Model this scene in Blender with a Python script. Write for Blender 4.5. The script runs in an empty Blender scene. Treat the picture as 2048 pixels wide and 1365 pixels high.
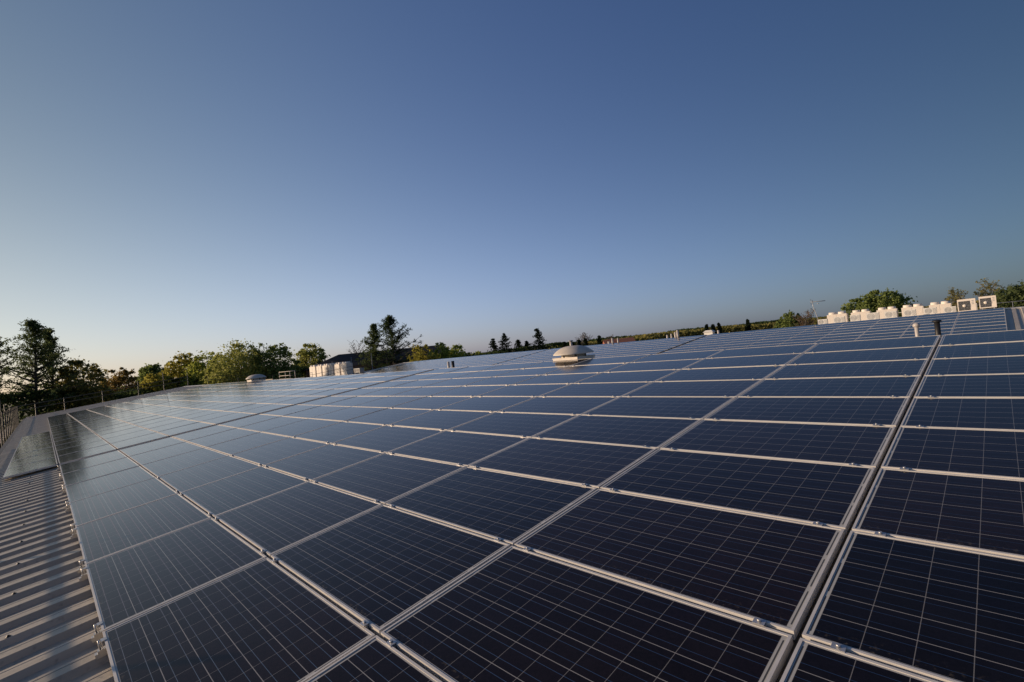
import bpy, math, random
from mathutils import Matrix, Vector
from math import radians, sin, cos, pi, sqrt

scene = bpy.context.scene
COL = scene.collection
R = random.Random

# ------------------------------------------------------------------ camera
cam = bpy.data.cameras.new('camera')
cam.sensor_width = 36.0
cam.lens = 964.65 / 2048 * 36.0
cam.clip_start = 0.05
cam.clip_end = 6000
camo = bpy.data.objects.new('camera', cam)
COL.objects.link(camo)
rt = Vector((0.69593578, 0.71121837, -0.09920595))
up = Vector((0.0803983, 0.060112, 0.99494857))
bk = Vector((0.71358917, -0.7003963, -0.01534665))
loc = Vector((0.70317, -0.16731, 1.49277))
camo.matrix_world = Matrix(((rt.x, up.x, bk.x, loc.x), (rt.y, up.y, bk.y, loc.y),
                            (rt.z, up.z, bk.z, loc.z), (0, 0, 0, 1)))
scene.camera = camo

# ------------------------------------------------------------------ sky, sun, exposure
SUN_EL = radians(11.5)
SUN_H = Vector((-0.77, -0.638, 0)).normalized()
SUN_DIR = Vector((SUN_H.x * cos(SUN_EL), SUN_H.y * cos(SUN_EL), sin(SUN_EL)))
world = bpy.data.worlds.new('World')
scene.world = world
world.use_nodes = True
wn = world.node_tree.nodes
sky = wn.new('ShaderNodeTexSky')
sky.sky_type = 'NISHITA'
sky.sun_disc = False
sky.sun_elevation = SUN_EL
sky.sun_rotation = math.atan2(SUN_H.x, SUN_H.y)
sky.altitude = 100
sky.air_density = 1.0
sky.dust_density = 0.3
sky.ozone_density = 1.0
bg = wn['Background']
bg.inputs['Strength'].default_value = 0.10
def wmath(op, a, b=None, c=None):
    n = wn.new('ShaderNodeMath'); n.operation = op
    for i, q in enumerate((a, b, c)):
        if q is None: continue
        if isinstance(q, (int, float)): n.inputs[i].default_value = q
        else: world.node_tree.links.new(q, n.inputs[i])
    return n.outputs[0]
# fitted sky tint: painted haze sunward and near the horizon, lens falloff at the sides
wtc = wn.new('ShaderNodeTexCoord')
dotn = wn.new('ShaderNodeVectorMath'); dotn.operation = 'DOT_PRODUCT'
world.node_tree.links.new(wtc.outputs['Generated'], dotn.inputs[0]); dotn.inputs[1].default_value = SUN_DIR
wsep = wn.new('ShaderNodeSeparateXYZ'); world.node_tree.links.new(wtc.outputs['Generated'], wsep.inputs[0])
hz = wmath('EXPONENT', wmath('MULTIPLY', wmath('MAXIMUM', wsep.outputs[2], 0.0), -1 / 0.12))
wcmb = wn.new('ShaderNodeCombineXYZ')
hz2 = wmath('EXPONENT', wmath('MULTIPLY', wmath('MAXIMUM', wsep.outputs[2], 0.0), -1 / 0.40))
dd = wmath('MAXIMUM', dotn.outputs['Value'], -0.75)
for i, (m0, a0, q0, b0, c0) in enumerate(((-0.645, 1.08, -0.96, -1.30, 1.32), (-0.35, 0.83, -0.93, -0.74, 0.72), (0.18, 0.64, -1.28, 0.26, 0.10))):
    e_ = wmath('EXPONENT', wmath('ADD', wmath('MULTIPLY_ADD', wmath('MULTIPLY_ADD', dd, q0, a0), dd, m0),
                                 wmath('ADD', wmath('MULTIPLY', hz, b0), wmath('MULTIPLY', hz2, c0))))
    world.node_tree.links.new(e_, wcmb.inputs[i])
wmul = wn.new('ShaderNodeVectorMath'); wmul.operation = 'MULTIPLY'
world.node_tree.links.new(sky.outputs['Color'], wmul.inputs[0]); world.node_tree.links.new(wcmb.outputs[0], wmul.inputs[1])
world.node_tree.links.new(wmul.outputs[0], bg.inputs['Color'])
sun = bpy.data.lights.new('sun', 'SUN')
sun.energy = 5.0
sun.angle = radians(0.6)
sun.color = (1.0, 0.75, 0.52)
suno = bpy.data.objects.new('sun', sun)
COL.objects.link(suno)
suno.rotation_euler = SUN_DIR.to_track_quat('Z', 'Y').to_euler()
scene.view_settings.view_transform = 'Standard'
scene.view_settings.look = 'None'
scene.view_settings.exposure = 0.0
scene.view_settings.gamma = 1.0
scene.cycles.max_bounces = 6
scene.cycles.diffuse_bounces = 2
scene.cycles.glossy_bounces = 3
scene.cycles.transparent_max_bounces = 6

# ------------------------------------------------------------------ helpers
class MB:
    """collects faces of several material slots, builds ONE mesh"""
    def __init__(s):
        s.v, s.f, s.m, s.uv, s.smooth = [], [], [], [], []
    def face(s, pts, m=0, uv=None, smooth=False):
        n = len(s.v)
        s.v.extend(pts)
        s.f.append(tuple(range(n, n + len(pts))))
        s.m.append(m); s.uv.append(uv); s.smooth.append(smooth)
    def box(s, x0, x1, y0, y1, z0, z1, m=0, M=None):
        p = [(x0, y0, z0), (x1, y0, z0), (x1, y1, z0), (x0, y1, z0),
             (x0, y0, z1), (x1, y0, z1), (x1, y1, z1), (x0, y1, z1)]
        if M is not None:
            p = [tuple(M @ Vector(q)) for q in p]
        n = len(s.v); s.v.extend(p)
        for f in ((3, 2, 1, 0), (4, 5, 6, 7), (0, 1, 5, 4), (1, 2, 6, 5), (2, 3, 7, 6), (3, 0, 4, 7)):
            s.f.append(tuple(n + i for i in f)); s.m.append(m); s.uv.append(None); s.smooth.append(False)
    def tube(s, pts, rads, m=0, seg=8, cap=True):
        pts = [Vector(p) for p in pts]
        if not isinstance(rads, (list, tuple)):
            rads = [rads] * len(pts)
        rings = []
        for i, p in enumerate(pts):
            d = (pts[min(i + 1, len(pts) - 1)] - pts[max(i - 1, 0)]).normalized()
            a = Vector((0, 0, 1)) if abs(d.z) < 0.9 else Vector((1, 0, 0))
            u = d.cross(a).normalized(); w = d.cross(u)
            n = len(s.v)
            for k in range(seg):
                t = 2 * pi * k / seg
                s.v.append(tuple(p + (u * cos(t) + w * sin(t)) * rads[i]))
            rings.append(n)
        for a, b in zip(rings, rings[1:]):
            for k in range(seg):
                k2 = (k + 1) % seg
                s.f.append((a + k, b + k, b + k2, a + k2)); s.m.append(m); s.uv.append(None); s.smooth.append(seg > 4)
        if cap:
            for r, rev in ((rings[0], False), (rings[-1], True)):
                q = [r + k for k in range(seg)]
                s.f.append(tuple(reversed(q)) if rev else tuple(q)); s.m.append(m); s.uv.append(None); s.smooth.append(False)
    def lathe(s, prof, c=(0, 0, 0), m=0, seg=32):
        rings = []
        for r, z in prof:
            n = len(s.v)
            for k in range(seg):
                t = 2 * pi * k / seg
                s.v.append((c[0] + r * cos(t), c[1] + r * sin(t), c[2] + z))
            rings.append(n)
        for a, b in zip(rings, rings[1:]):
            for k in range(seg):
                k2 = (k + 1) % seg
                s.f.append((a + k, a + k2, b + k2, b + k)); s.m.append(m); s.uv.append(None); s.smooth.append(True)
    def mesh(s, name, mats):
        me = bpy.data.meshes.new(name)
        me.from_pydata(s.v, [], s.f)
        for mt in mats:
            me.materials.append(mt)
        me.polygons.foreach_set('material_index', s.m)
        me.polygons.foreach_set('use_smooth', s.smooth)
        if any(u is not None for u in s.uv):
            ul = me.uv_layers.new(name='UVMap')
            i = 0
            for f, u in zip(s.f, s.uv):
                for k in range(len(f)):
                    if u is not None:
                        ul.data[i].uv = u[k]
                    i += 1
        me.update()
        return me
    def build(s, name, mats, parent=None):
        if not isinstance(mats, (list, tuple)):
            mats = [mats]
        return link(name, s.mesh(name, mats), parent)

def link(name, me, parent=None):
    o = bpy.data.objects.new(name, me)
    COL.objects.link(o)
    if parent is not None:
        o.parent = parent
    return o

def tag(o, label=None, cat=None, group=None, kind=None):
    if label: o['label'] = label
    if cat: o['category'] = cat
    if group: o['group'] = group
    if kind: o['kind'] = kind
    return o

def empty(name, loc=(0, 0, 0), rotz=0.0, label=None, cat=None, group=None):
    o = bpy.data.objects.new(name, None)
    COL.objects.link(o)
    o.empty_display_size = 0.2
    o.location = loc
    o.rotation_euler = (0, 0, rotz)
    return tag(o, label, cat, group)

def dup(root, loc, rotz, label, cat=None, group=None):
    r = root.copy(); COL.objects.link(r)
    r.location = loc; r.rotation_euler = (0, 0, rotz); r['label'] = label
    if group: r['group'] = group
    for ch in list(root.children):
        c = ch.copy(); COL.objects.link(c); c.parent = r
        for g in list(ch.children):
            d = g.copy(); COL.objects.link(d); d.parent = c
    return r

# ------------------------------------------------------------------ materials
def new_mat(name):
    m = bpy.data.materials.new(name)
    m.use_nodes = True
    nt = m.node_tree
    return m, nt, nt.nodes['Principled BSDF']

def node(nt, typ, **kw):
    n = nt.nodes.new(typ)
    for k, v in kw.items():
        setattr(n, k, v)
    return n

def mathn(nt, op, a, b=None, c=None, clamp=False):
    n = nt.nodes.new('ShaderNodeMath'); n.operation = op; n.use_clamp = clamp
    for i, q in enumerate((a, b, c)):
        if q is None: continue
        if isinstance(q, (int, float)): n.inputs[i].default_value = q
        else: nt.links.new(q, n.inputs[i])
    return n.outputs[0]

def mixc(nt, fac, a, b):
    n = nt.nodes.new('ShaderNodeMix'); n.data_type = 'RGBA'
    if isinstance(fac, (int, float)): n.inputs[0].default_value = fac
    else: nt.links.new(fac, n.inputs[0])
    for idx, q in ((6, a), (7, b)):
        if isinstance(q, tuple): n.inputs[idx].default_value = (*q, 1)
        else: nt.links.new(q, n.inputs[idx])
    return n.outputs[2]

def plain(name, col, rough=0.6, metal=0.0, var=0.15, scale=6.0, spec=0.4, bump=0.0):
    m, nt, b = new_mat(name)
    tc = node(nt, 'ShaderNodeTexCoord')
    nz = node(nt, 'ShaderNodeTexNoise'); nz.inputs['Scale'].default_value = scale; nz.inputs['Detail'].default_value = 6
    nt.links.new(tc.outputs['Object'], nz.inputs['Vector'])
    f = mathn(nt, 'MULTIPLY_ADD', nz.outputs[0], 2.2, -0.6, clamp=True)
    dark = tuple(c * (1 - var) for c in col); lite = tuple(min(1, c * (1 + var)) for c in col)
    nt.links.new(mixc(nt, f, dark, lite), b.inputs['Base Color'])
    b.inputs['Roughness'].default_value = rough
    b.inputs['Metallic'].default_value = metal
    b.inputs['Specular IOR Level'].default_value = spec
    if bump:
        bp = node(nt, 'ShaderNodeBump'); bp.inputs['Strength'].default_value = bump; bp.inputs['Distance'].default_value = 0.02
        nt.links.new(nz.outputs[0], bp.inputs['Height']); nt.links.new(bp.outputs[0], b.inputs['Normal'])
    return m

PW, PD = 1.655, 0.972      # panel length along the eave, panel depth up the slope
LIP = 0.012

def make_glass():
    m, nt, b = new_mat('solar_cells_under_glass')
    uv = node(nt, 'ShaderNodeUVMap')
    sp = node(nt, 'ShaderNodeSeparateXYZ')
    nt.links.new(uv.outputs[0], sp.inputs[0])
    u, v = sp.outputs[0], sp.outputs[1]
    # cell grid
    cu, cv = 0.1590, 0.1555
    u0, v0 = (PW - 10 * cu) / 2, (PD - 6 * cv) / 2
    us = mathn(nt, 'DIVIDE', mathn(nt, 'SUBTRACT', u, u0), cu)
    vs = mathn(nt, 'DIVIDE', mathn(nt, 'SUBTRACT', v, v0), cv)
    fu = mathn(nt, 'FRACT', us); fv = mathn(nt, 'FRACT', vs)
    def edge(fr, w):           # 1 close to a cell border
        d = mathn(nt, 'ABSOLUTE', mathn(nt, 'SUBTRACT', fr, 0.5))
        return mathn(nt, 'GREATER_THAN', d, 0.5 - w)
    gap = mathn(nt, 'MAXIMUM', mathn(nt, 'MULTIPLY', edge(fu, 0.009), 0.6), edge(fv, 0.012))
    def bar(fr, at, w):
        return mathn(nt, 'LESS_THAN', mathn(nt, 'ABSOLUTE', mathn(nt, 'SUBTRACT', fr, at)), w)
    bars = mathn(nt, 'MAXIMUM', bar(fv, 0.26, 0.0080), bar(fv, 0.74, 0.0080))
    inu = mathn(nt, 'MULTIPLY', mathn(nt, 'GREATER_THAN', us, 0.0), mathn(nt, 'LESS_THAN', us, 10.0))
    inv = mathn(nt, 'MULTIPLY', mathn(nt, 'GREATER_THAN', vs, 0.0), mathn(nt, 'LESS_THAN', vs, 6.0))
    inside = mathn(nt, 'MULTIPLY', inu, inv)
    # string ribbons in the short margins: long dashes with breaks
    mid = mathn(nt, 'MAXIMUM', bar(u, LIP + 0.0085, 0.0032), bar(u, PW - LIP - 0.0085, 0.0032))
    f2 = mathn(nt, 'FRACT', mathn(nt, 'MULTIPLY', vs, 0.5))
    dash = mathn(nt, 'MULTIPLY', mid, mathn(nt, 'LESS_THAN', mathn(nt, 'ABSOLUTE', mathn(nt, 'SUBTRACT', f2, 0.5)), 0.43))
    # cell colour: per panel tint, crystal flakes, per cell change
    oi = node(nt, 'ShaderNodeObjectInfo')
    vec = node(nt, 'ShaderNodeCombineXYZ')
    nt.links.new(u, vec.inputs[0]); nt.links.new(v, vec.inputs[1])
    nt.links.new(mathn(nt, 'MULTIPLY', oi.outputs['Random'], 40.0), vec.inputs[2])
    vo = node(nt, 'ShaderNodeTexVoronoi'); vo.inputs['Scale'].default_value = 75
    nt.links.new(vec.outputs[0], vo.inputs['Vector'])
    flake = node(nt, 'ShaderNodeSeparateColor'); nt.links.new(vo.outputs['Color'], flake.inputs[0])
    wn_ = node(nt, 'ShaderNodeTexWhiteNoise'); wn_.noise_dimensions = '3D'
    cell = node(nt, 'ShaderNodeCombineXYZ')
    nt.links.new(mathn(nt, 'FLOOR', us), cell.inputs[0]); nt.links.new(mathn(nt, 'FLOOR', vs), cell.inputs[1])
    nt.links.new(mathn(nt, 'MULTIPLY', oi.outputs['Random'], 97.0), cell.inputs[2])
    nt.links.new(cell.outputs[0], wn_.inputs['Vector'])
    tint = mixc(nt, oi.outputs['Random'], (0.0022, 0.0024, 0.0050), (0.0075, 0.0038, 0.0050))
    k = mathn(nt, 'ADD', mathn(nt, 'MULTIPLY', flake.outputs[0], 0.7), mathn(nt, 'MULTIPLY_ADD', wn_.outputs['Value'], 0.5, 0.45))
    hsv = node(nt, 'ShaderNodeHueSaturation'); nt.links.new(tint, hsv.inputs['Color']); nt.links.new(k, hsv.inputs['Value'])
    c = mixc(nt, mathn(nt, 'MULTIPLY', bars, 1.0), hsv.outputs[0], (0.36, 0.35, 0.34))
    c = mixc(nt, mathn(nt, 'MULTIPLY', gap, 0.9), c, (0.30, 0.30, 0.30))
    c = mixc(nt, inside, (0.42, 0.42, 0.40), c)
    c = mixc(nt, dash, c, (0.06, 0.065, 0.07))
    # dust film, gathered along the lower edge, with specks
    nz = node(nt, 'ShaderNodeTexNoise'); nz.inputs['Scale'].default_value = 2.2; nz.inputs['Detail'].default_value = 8
    nt.links.new(vec.outputs[0], nz.inputs['Vector'])
    low = mathn(nt, 'MULTIPLY', mathn(nt, 'SUBTRACT', 1.0, mathn(nt, 'DIVIDE', v, 0.10), clamp=True), 0.55)
    nz2 = node(nt, 'ShaderNodeTexNoise'); nz2.inputs['Scale'].default_value = 45; nz2.inputs['Detail'].default_value = 4
    nt.links.new(vec.outputs[0], nz2.inputs['Vector'])
    speck = mathn(nt, 'MULTIPLY_ADD', nz2.outputs[0], 6.0, -3.4, clamp=True)
    d = mathn(nt, 'ADD', mathn(nt, 'MULTIPLY', mathn(nt, 'MULTIPLY', low, speck), 0.75), mathn(nt, 'MULTIPLY', nz.outputs[0], 0.045))
    c = mixc(nt, d, c, (0.23, 0.19, 0.13))
    nt.links.new(c, b.inputs['Base Color'])
    b.inputs['IOR'].default_value = 1.31
    b.inputs['Specular Tint'].default_value = (1.0, 0.70, 0.70, 1)       # purplish anti-reflection film
    metal = mathn(nt, 'MULTIPLY', mathn(nt, 'MULTIPLY', bars, inside), mathn(nt, 'SUBTRACT', 1.0, gap))
    nt.links.new(mathn(nt, 'MULTIPLY', metal, 1.0), b.inputs['Metallic'])
    nt.links.new(mathn(nt, 'MULTIPLY_ADD', nz.outputs[0], 0.08, 0.075), b.inputs['Roughness'])
    bp = node(nt, 'ShaderNodeBump'); bp.inputs['Strength'].default_value = 0.02; bp.inputs['Distance'].default_value = 0.01
    nt.links.new(nz.outputs[0], bp.inputs['Height']); nt.links.new(bp.outputs[0], b.inputs['Normal'])
    return m

M_GLASS = make_glass()
M_ALU = plain('anodised_aluminium', (0.60, 0.58, 0.55), 0.45, 0.12, 0.10, 9)
M_STEEL = plain('bright_steel', (0.50, 0.50, 0.50), 0.42, 0.7, 0.15, 20)
M_BACK = plain('panel_back_sheet', (0.5, 0.5, 0.5), 0.7)

def make_roof_sheet():
    m, nt, b = new_mat('coated_roof_sheet')
    tc = node(nt, 'ShaderNodeTexCoord')
    mp = node(nt, 'ShaderNodeMapping'); mp.inputs['Scale'].default_value = (3.0, 0.35, 1)
    nt.links.new(tc.outputs['Object'], mp.inputs[0])
    n1 = node(nt, 'ShaderNodeTexNoise'); n1.inputs['Scale'].default_value = 1.6; n1.inputs['Detail'].default_value = 8
    nt.links.new(mp.outputs[0], n1.inputs['Vector'])
    n2 = node(nt, 'ShaderNodeTexNoise'); n2.inputs['Scale'].default_value = 22; n2.inputs['Detail'].default_value = 5
    nt.links.new(tc.outputs['Object'], n2.inputs['Vector'])
    c = mixc(nt, mathn(nt, 'MULTIPLY_ADD', n1.outputs[0], 2.4, -0.8, clamp=True), (0.34, 0.30, 0.24), (0.50, 0.44, 0.355))
    c = mixc(nt, mathn(nt, 'MULTIPLY_ADD', n2.outputs[0], 4, -2.3, clamp=True), c, (0.20, 0.19, 0.165))
    nt.links.new(c, b.inputs['Base Color'])
    b.inputs['Roughness'].default_value = 0.42
    b.inputs['Specular IOR Level'].default_value = 0.5
    return m
M_ROOF = make_roof_sheet()
M_FLASH = plain('ridge_flashing', (0.50, 0.49, 0.46), 0.4, 0.2, 0.12, 3)
M_GUTTER = plain('dark_gutter', (0.05, 0.05, 0.055), 0.6)
M_CLAD = plain('wall_cladding', (0.32, 0.32, 0.30), 0.6, 0, 0.1, 2)
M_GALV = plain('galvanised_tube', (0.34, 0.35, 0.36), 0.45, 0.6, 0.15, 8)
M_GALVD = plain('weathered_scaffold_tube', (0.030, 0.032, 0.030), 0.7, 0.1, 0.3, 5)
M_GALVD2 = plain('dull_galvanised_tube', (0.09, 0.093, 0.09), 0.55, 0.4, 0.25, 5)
M_WOOD = plain('scaffold_board', (0.30, 0.26, 0.20), 0.8, 0, 0.3, 5)
M_GRP = plain('grey_cowl_plastic', (0.54, 0.49, 0.42), 0.55, 0, 0.10, 4)
M_CREAM = plain('cream_paint', (0.68, 0.62, 0.55), 0.5, 0, 0.06, 3)
M_WHITE = plain('white_paint', (0.62, 0.61, 0.58), 0.45, 0, 0.06, 3)
M_UPVC = plain('white_pipe_plastic', (0.42, 0.39, 0.37), 0.4, 0, 0.05, 5)
M_BLACK = plain('black_plastic', (0.012, 0.012, 0.013), 0.5, 0, 0.2, 6)
M_GRILLE = plain('dark_grille', (0.055, 0.055, 0.06), 0.55, 0.1, 0.2, 12)
M_GREYP = plain('grey_panel_paint', (0.30, 0.31, 0.32), 0.5, 0, 0.1, 4)
M_SHINGLE = plain('dark_roof_tiles', (0.040, 0.032, 0.030), 0.8, 0, 0.25, 4, bump=0.4)
M_BRICKWALL = plain('brown_brick_wall', (0.20, 0.11, 0.075), 0.85, 0, 0.25, 6)
M_REDTILE = plain('red_roof_tiles', (0.27, 0.11, 0.07), 0.85, 0, 0.25, 3)
M_CONC = plain('grey_roof_felt', (0.14, 0.14, 0.14), 0.85, 0, 0.2, 3)
M_BARK = plain('bark', (0.055, 0.045, 0.036), 0.9, 0, 0.35, 6)
M_PALEBARK = plain('pale_bark', (0.14, 0.12, 0.10), 0.9, 0, 0.3, 6)

def leaf_mat(name, c1, c2, c3):
    m, nt, b = new_mat(name)
    nt.nodes.remove(b)
    out = nt.nodes['Material Output']
    ge = node(nt, 'ShaderNodeNewGeometry')
    cr = node(nt, 'ShaderNodeValToRGB')
    cr.color_ramp.elements[0].color = (*c1, 1); cr.color_ramp.elements[1].color = (*c3, 1)
    e = cr.color_ramp.elements.new(0.55); e.color = (*c2, 1)
    tc = node(nt, 'ShaderNodeTexCoord')
    nz = node(nt, 'ShaderNodeTexNoise'); nz.inputs['Scale'].default_value = 0.9; nz.inputs['Detail'].default_value = 3
    nt.links.new(tc.outputs['Object'], nz.inputs['Vector'])
    f = mathn(nt, 'ADD', mathn(nt, 'MULTIPLY', ge.outputs['Random Per Island'], 0.55),
              mathn(nt, 'MULTIPLY_ADD', nz.outputs[0], 1.6, -0.58, clamp=False), clamp=True)
    nt.links.new(f, cr.inputs[0])
    d = node(nt, 'ShaderNodeBsdfDiffuse'); t = node(nt, 'ShaderNodeBsdfTranslucent')
    nt.links.new(cr.outputs[0], d.inputs[0]); nt.links.new(cr.outputs[0], t.inputs[0])
    mx = node(nt, 'ShaderNodeMixShader'); mx.inputs[0].default_value = 0.48
    nt.links.new(d.outputs[0], mx.inputs[1]); nt.links.new(t.outputs[0], mx.inputs[2])
    nt.links.new(mx.outputs[0], out.inputs[0])
    return m

LEAF = {
 'dark':  leaf_mat('leaves_dark_green', (0.058, 0.081, 0.034), (0.105, 0.140, 0.058), (0.174, 0.204, 0.092)),
 'deep':  leaf_mat('leaves_deep_green', (0.025, 0.042, 0.018), (0.049, 0.075, 0.029), (0.087, 0.114, 0.046)),
 'olive': leaf_mat('leaves_olive', (0.113, 0.119, 0.040), (0.240, 0.224, 0.073), (0.394, 0.337, 0.113)),
 'rust':  leaf_mat('leaves_rust_brown', (0.131, 0.092, 0.034), (0.263, 0.186, 0.061), (0.360, 0.283, 0.087)),
 'green': leaf_mat('leaves_mid_green', (0.095, 0.131, 0.044), (0.201, 0.255, 0.081), (0.346, 0.400, 0.124)),
 'yellow':leaf_mat('leaves_yellow_green', (0.197, 0.183, 0.039), (0.392, 0.351, 0.068), (0.400, 0.400, 0.101)),
 'lime':  leaf_mat('leaves_lime_green', (0.168, 0.203, 0.041), (0.337, 0.386, 0.073), (0.400, 0.400, 0.114)),
 'fresh': leaf_mat('leaves_fresh_spring', (0.163, 0.201, 0.054), (0.370, 0.389, 0.110), (0.400, 0.400, 0.174)),
 'pine':  leaf_mat('needles_dark', (0.011, 0.020, 0.013), (0.020, 0.031, 0.018), (0.036, 0.050, 0.028)),
 'twig':  leaf_mat('twig_haze_grey', (0.090, 0.078, 0.066), (0.132, 0.114, 0.096), (0.180, 0.156, 0.126)),
 'rusttwig': leaf_mat('twig_haze_rust', (0.096, 0.058, 0.036), (0.156, 0.096, 0.054), (0.216, 0.138, 0.078)),
}

# ------------------------------------------------------------------ setting: ground
g = MB()
GZ = -7.0
g.face([(-3000, -3000, GZ), (3000, -3000, GZ), (3000, 3000, GZ), (-3000, 3000, GZ)])
m, nt, b = new_mat('rough_grass_ground')
tc = node(nt, 'ShaderNodeTexCoord')
nz = node(nt, 'ShaderNodeTexNoise'); nz.inputs['Scale'].default_value = 0.03; nz.inputs['Detail'].default_value = 10
nt.links.new(tc.outputs['Object'], nz.inputs['Vector'])
nt.links.new(mixc(nt, mathn(nt, 'MULTIPLY_ADD', nz.outputs[0], 3, -1, clamp=True), (0.055, 0.075, 0.022), (0.13, 0.12, 0.05)), b.inputs['Base Color'])
b.inputs['Roughness'].default_value = 0.9
tag(g.build('ground', m), kind='structure')

# ------------------------------------------------------------------ the warehouse we stand on
A = radians(6.0); CA, SA = cos(A), sin(A)
def slope(X, Y, n=0.0):
    """X to the left along the eave, Y up the slope, n above the panel plane (first slope)"""
    return (-X, Y * CA - n * SA, Y * SA + n * CA)
N2 = -2.56
RN = -0.125                       # sheet troughs below the panel tops
XL, XR = 56.5, -14.0              # left gable, right end
EAVE, RIDGE1, RIDGE2 = -1.2, 10.12, 34.95
y_r1, z_r1 = slope(0, RIDGE1, RN)[1:]
VAL_Y = 23.0
tB = (y_r1 - 0, z_r1)
z_val = slope(0, VAL_Y, N2 + RN)[2]; y_val = slope(0, VAL_Y, N2 + RN)[1]
y_r2, z_r2 = slope(0, RIDGE2, N2 + RN)[1:]
y_e, z_e = slope(0, EAVE, RN)[1:]

wh = empty('warehouse', (0, 0, GZ), 0, 'long low pitched warehouse with grey ribbed metal roof under the solar panels', 'building')
def wpart(mb, name, mat):
    o = mb.build(name, mat, wh); o.location = (0, 0, -GZ); return o

def ribbed(mb, y0, z0, y1, z1, xa, xb, pitch=1.0 / 3, h=0.042):
    """trapezoid ribs running up the slope from (y0,z0) to (y1,z1), between x=xa and x=xb"""
    d = Vector((0, y1 - y0, z1 - z0)).normalized(); nrm = Vector((0, -d.z, d.y))
    prof = [(0.0, 0), (0.150, 0), (0.180, h), (0.208, h), (0.214, h - .005), (0.220, h), (0.305, h), (0.333, 0)]
    n = int((xb - xa) / pitch)
    pts = []
    for k in range(n):
        for px_, pz_ in prof[:-1]:
            pts.append((xa + k * pitch + px_, pz_))
    pts.append((xa + n * pitch, 0))
    base = len(mb.v)
    for x, hh in pts:
        mb.v.append((x, y0 + nrm.y * hh, z0 + nrm.z * hh)); mb.v.append((x, y1 + nrm.y * hh, z1 + nrm.z * hh))
    for i in range(len(pts) - 1):
        a = base + 2 * i
        mb.f.append((a, a + 2, a + 3, a + 1)); mb.m.append(0); mb.uv.append(None); mb.smooth.append(False)

r = MB()
ribbed(r, y_e, z_e, y_r1, z_r1, -XL, -XR)
ribbed(r, y_val - 0.15, z_val + 0.01, y_r1, z_r1, -XL, -XR)     # back slope of the first ridge
ribbed(r, y_val, z_val, y_r2, z_r2, -XL, -XR)
ribbed(r, 2 * y_r2 - y_val, z_val, y_r2, z_r2, -XL, -XR)
wpart(r, 'roof', M_ROOF)
for (yy, zz) in ((y_r1, z_r1), (y_r2, z_r2)):
    c = MB()
    w, tan_a = 0.20, math.tan(A)
    h0 = zz + 0.052
    for sgn in (-1, 1):
        c.face([(-XL, yy, h0 + 0.012), (-XR, yy, h0 + 0.012), (-XR, yy + sgn * w, h0 - w * tan_a), (-XL, yy + sgn * w, h0 - w * tan_a)][::(1 if sgn < 0 else -1)])
        c.face([(-XL, yy + sgn * w, h0 - w * tan_a), (-XR, yy + sgn * w, h0 - w * tan_a), (-XR, yy + sgn * w, h0 - w * tan_a - 0.04), (-XL, yy + sgn * w, h0 - w * tan_a - 0.04)][::(1 if sgn < 0 else -1)])
    wpart(c, 'ridge_cap', M_FLASH)
gt = MB()
gt.box(-XL, -XR, y_e - 0.17, y_e - 0.02, z_e - 0.17, z_e - 0.03)
wpart(gt, 'gutter', M_GUTTER)
gv = MB(); gv.box(-XL, -XR, y_val - 0.16, y_val + 0.02, z_val - 0.20, z_val - 0.06); wpart(gv, 'valley_gutter', M_GUTTER)
w = MB()
yb = 2 * y_r2 - y_val
prof = [(y_e + 0.1, GZ), (y_e + 0.1, z_e - 0.03), (y_r1, z_r1 - 0.03), (y_val, z_val - 0.05), (y_r2, z_r2 - 0.03), (yb - 0.1, z_val - 0.03), (yb - 0.1, GZ)]
for xx, rev in ((-XL + 0.12, True), (-XR - 0.12, False)):
    # gable split in convex pieces
    for a_, b_ in ((1, 2), (2, 3), (3, 4), (4, 5)):
        q = [(xx, prof[a_][0], GZ), (xx, prof[b_][0], GZ), (xx, prof[b_][0], prof[b_][1]), (xx, prof[a_][0], prof[a_][1])]
        w.face(q[::-1] if rev else q)
w.face([(-XL + .12, y_e + .1, GZ), (-XR - .12, y_e + .1, GZ), (-XR - .12, y_e + .1, z_e - .03), (-XL + .12, y_e + .1, z_e - .03)])
w.face([(-XL + .12, yb - .1, GZ), (-XR - .12, yb - .1, GZ), (-XR - .12, yb - .1, z_val - .03), (-XL + .12, yb - .1, z_val - .03)][::-1])
wpart(w, 'wall', M_CLAD)
vg = MB()     # verge flashing along the left gable
for (p, q) in (((y_e, z_e), (y_r1, z_r1)), ((y_r1, z_r1), (y_val, z_val)), ((y_val, z_val), (y_r2, z_r2))):
    o = 0.045
    vg.face([(-XL - .05, p[0], p[1] + o), (-XL + .16, p[0], p[1] + o), (-XL + .16, q[0], q[1] + o), (-XL - .05, q[0], q[1] + o)])
    vg.face([(-XL - .05, p[0], p[1] - .14), (-XL - .05, p[0], p[1] + o), (-XL - .05, q[0], q[1] + o), (-XL - .05, q[0], q[1] - .14)])
wpart(vg, 'verge_flashing', M_FLASH)
# roof fasteners with their washers, one every third rib
sc = MB()
sc.lathe([(0.015, 0.0), (0.015, 0.003), (0.008, 0.005), (0.008, 0.011), (0.0, 0.012)], seg=10)
for f in sc.smooth: pass
sc_me = sc.mesh('roof_screw', [M_BLACK])
for k in range(28):
    X = 2.39 + k - (2.39 + 0.0)                # rib crests every third of a metre
    Xr = XL - 0.285 - (1.0 / 3) * round((XL - 0.285 - (0.37 + k)) / (1.0 / 3))
    o = link('roof_screw', sc_me, wh)
    px_, py_, pz_ = slope(Xr, -0.44, RN + 0.042)
    o.location = (px_, py_, pz_ - GZ); o.rotation_euler = (A, 0, 0)

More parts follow.
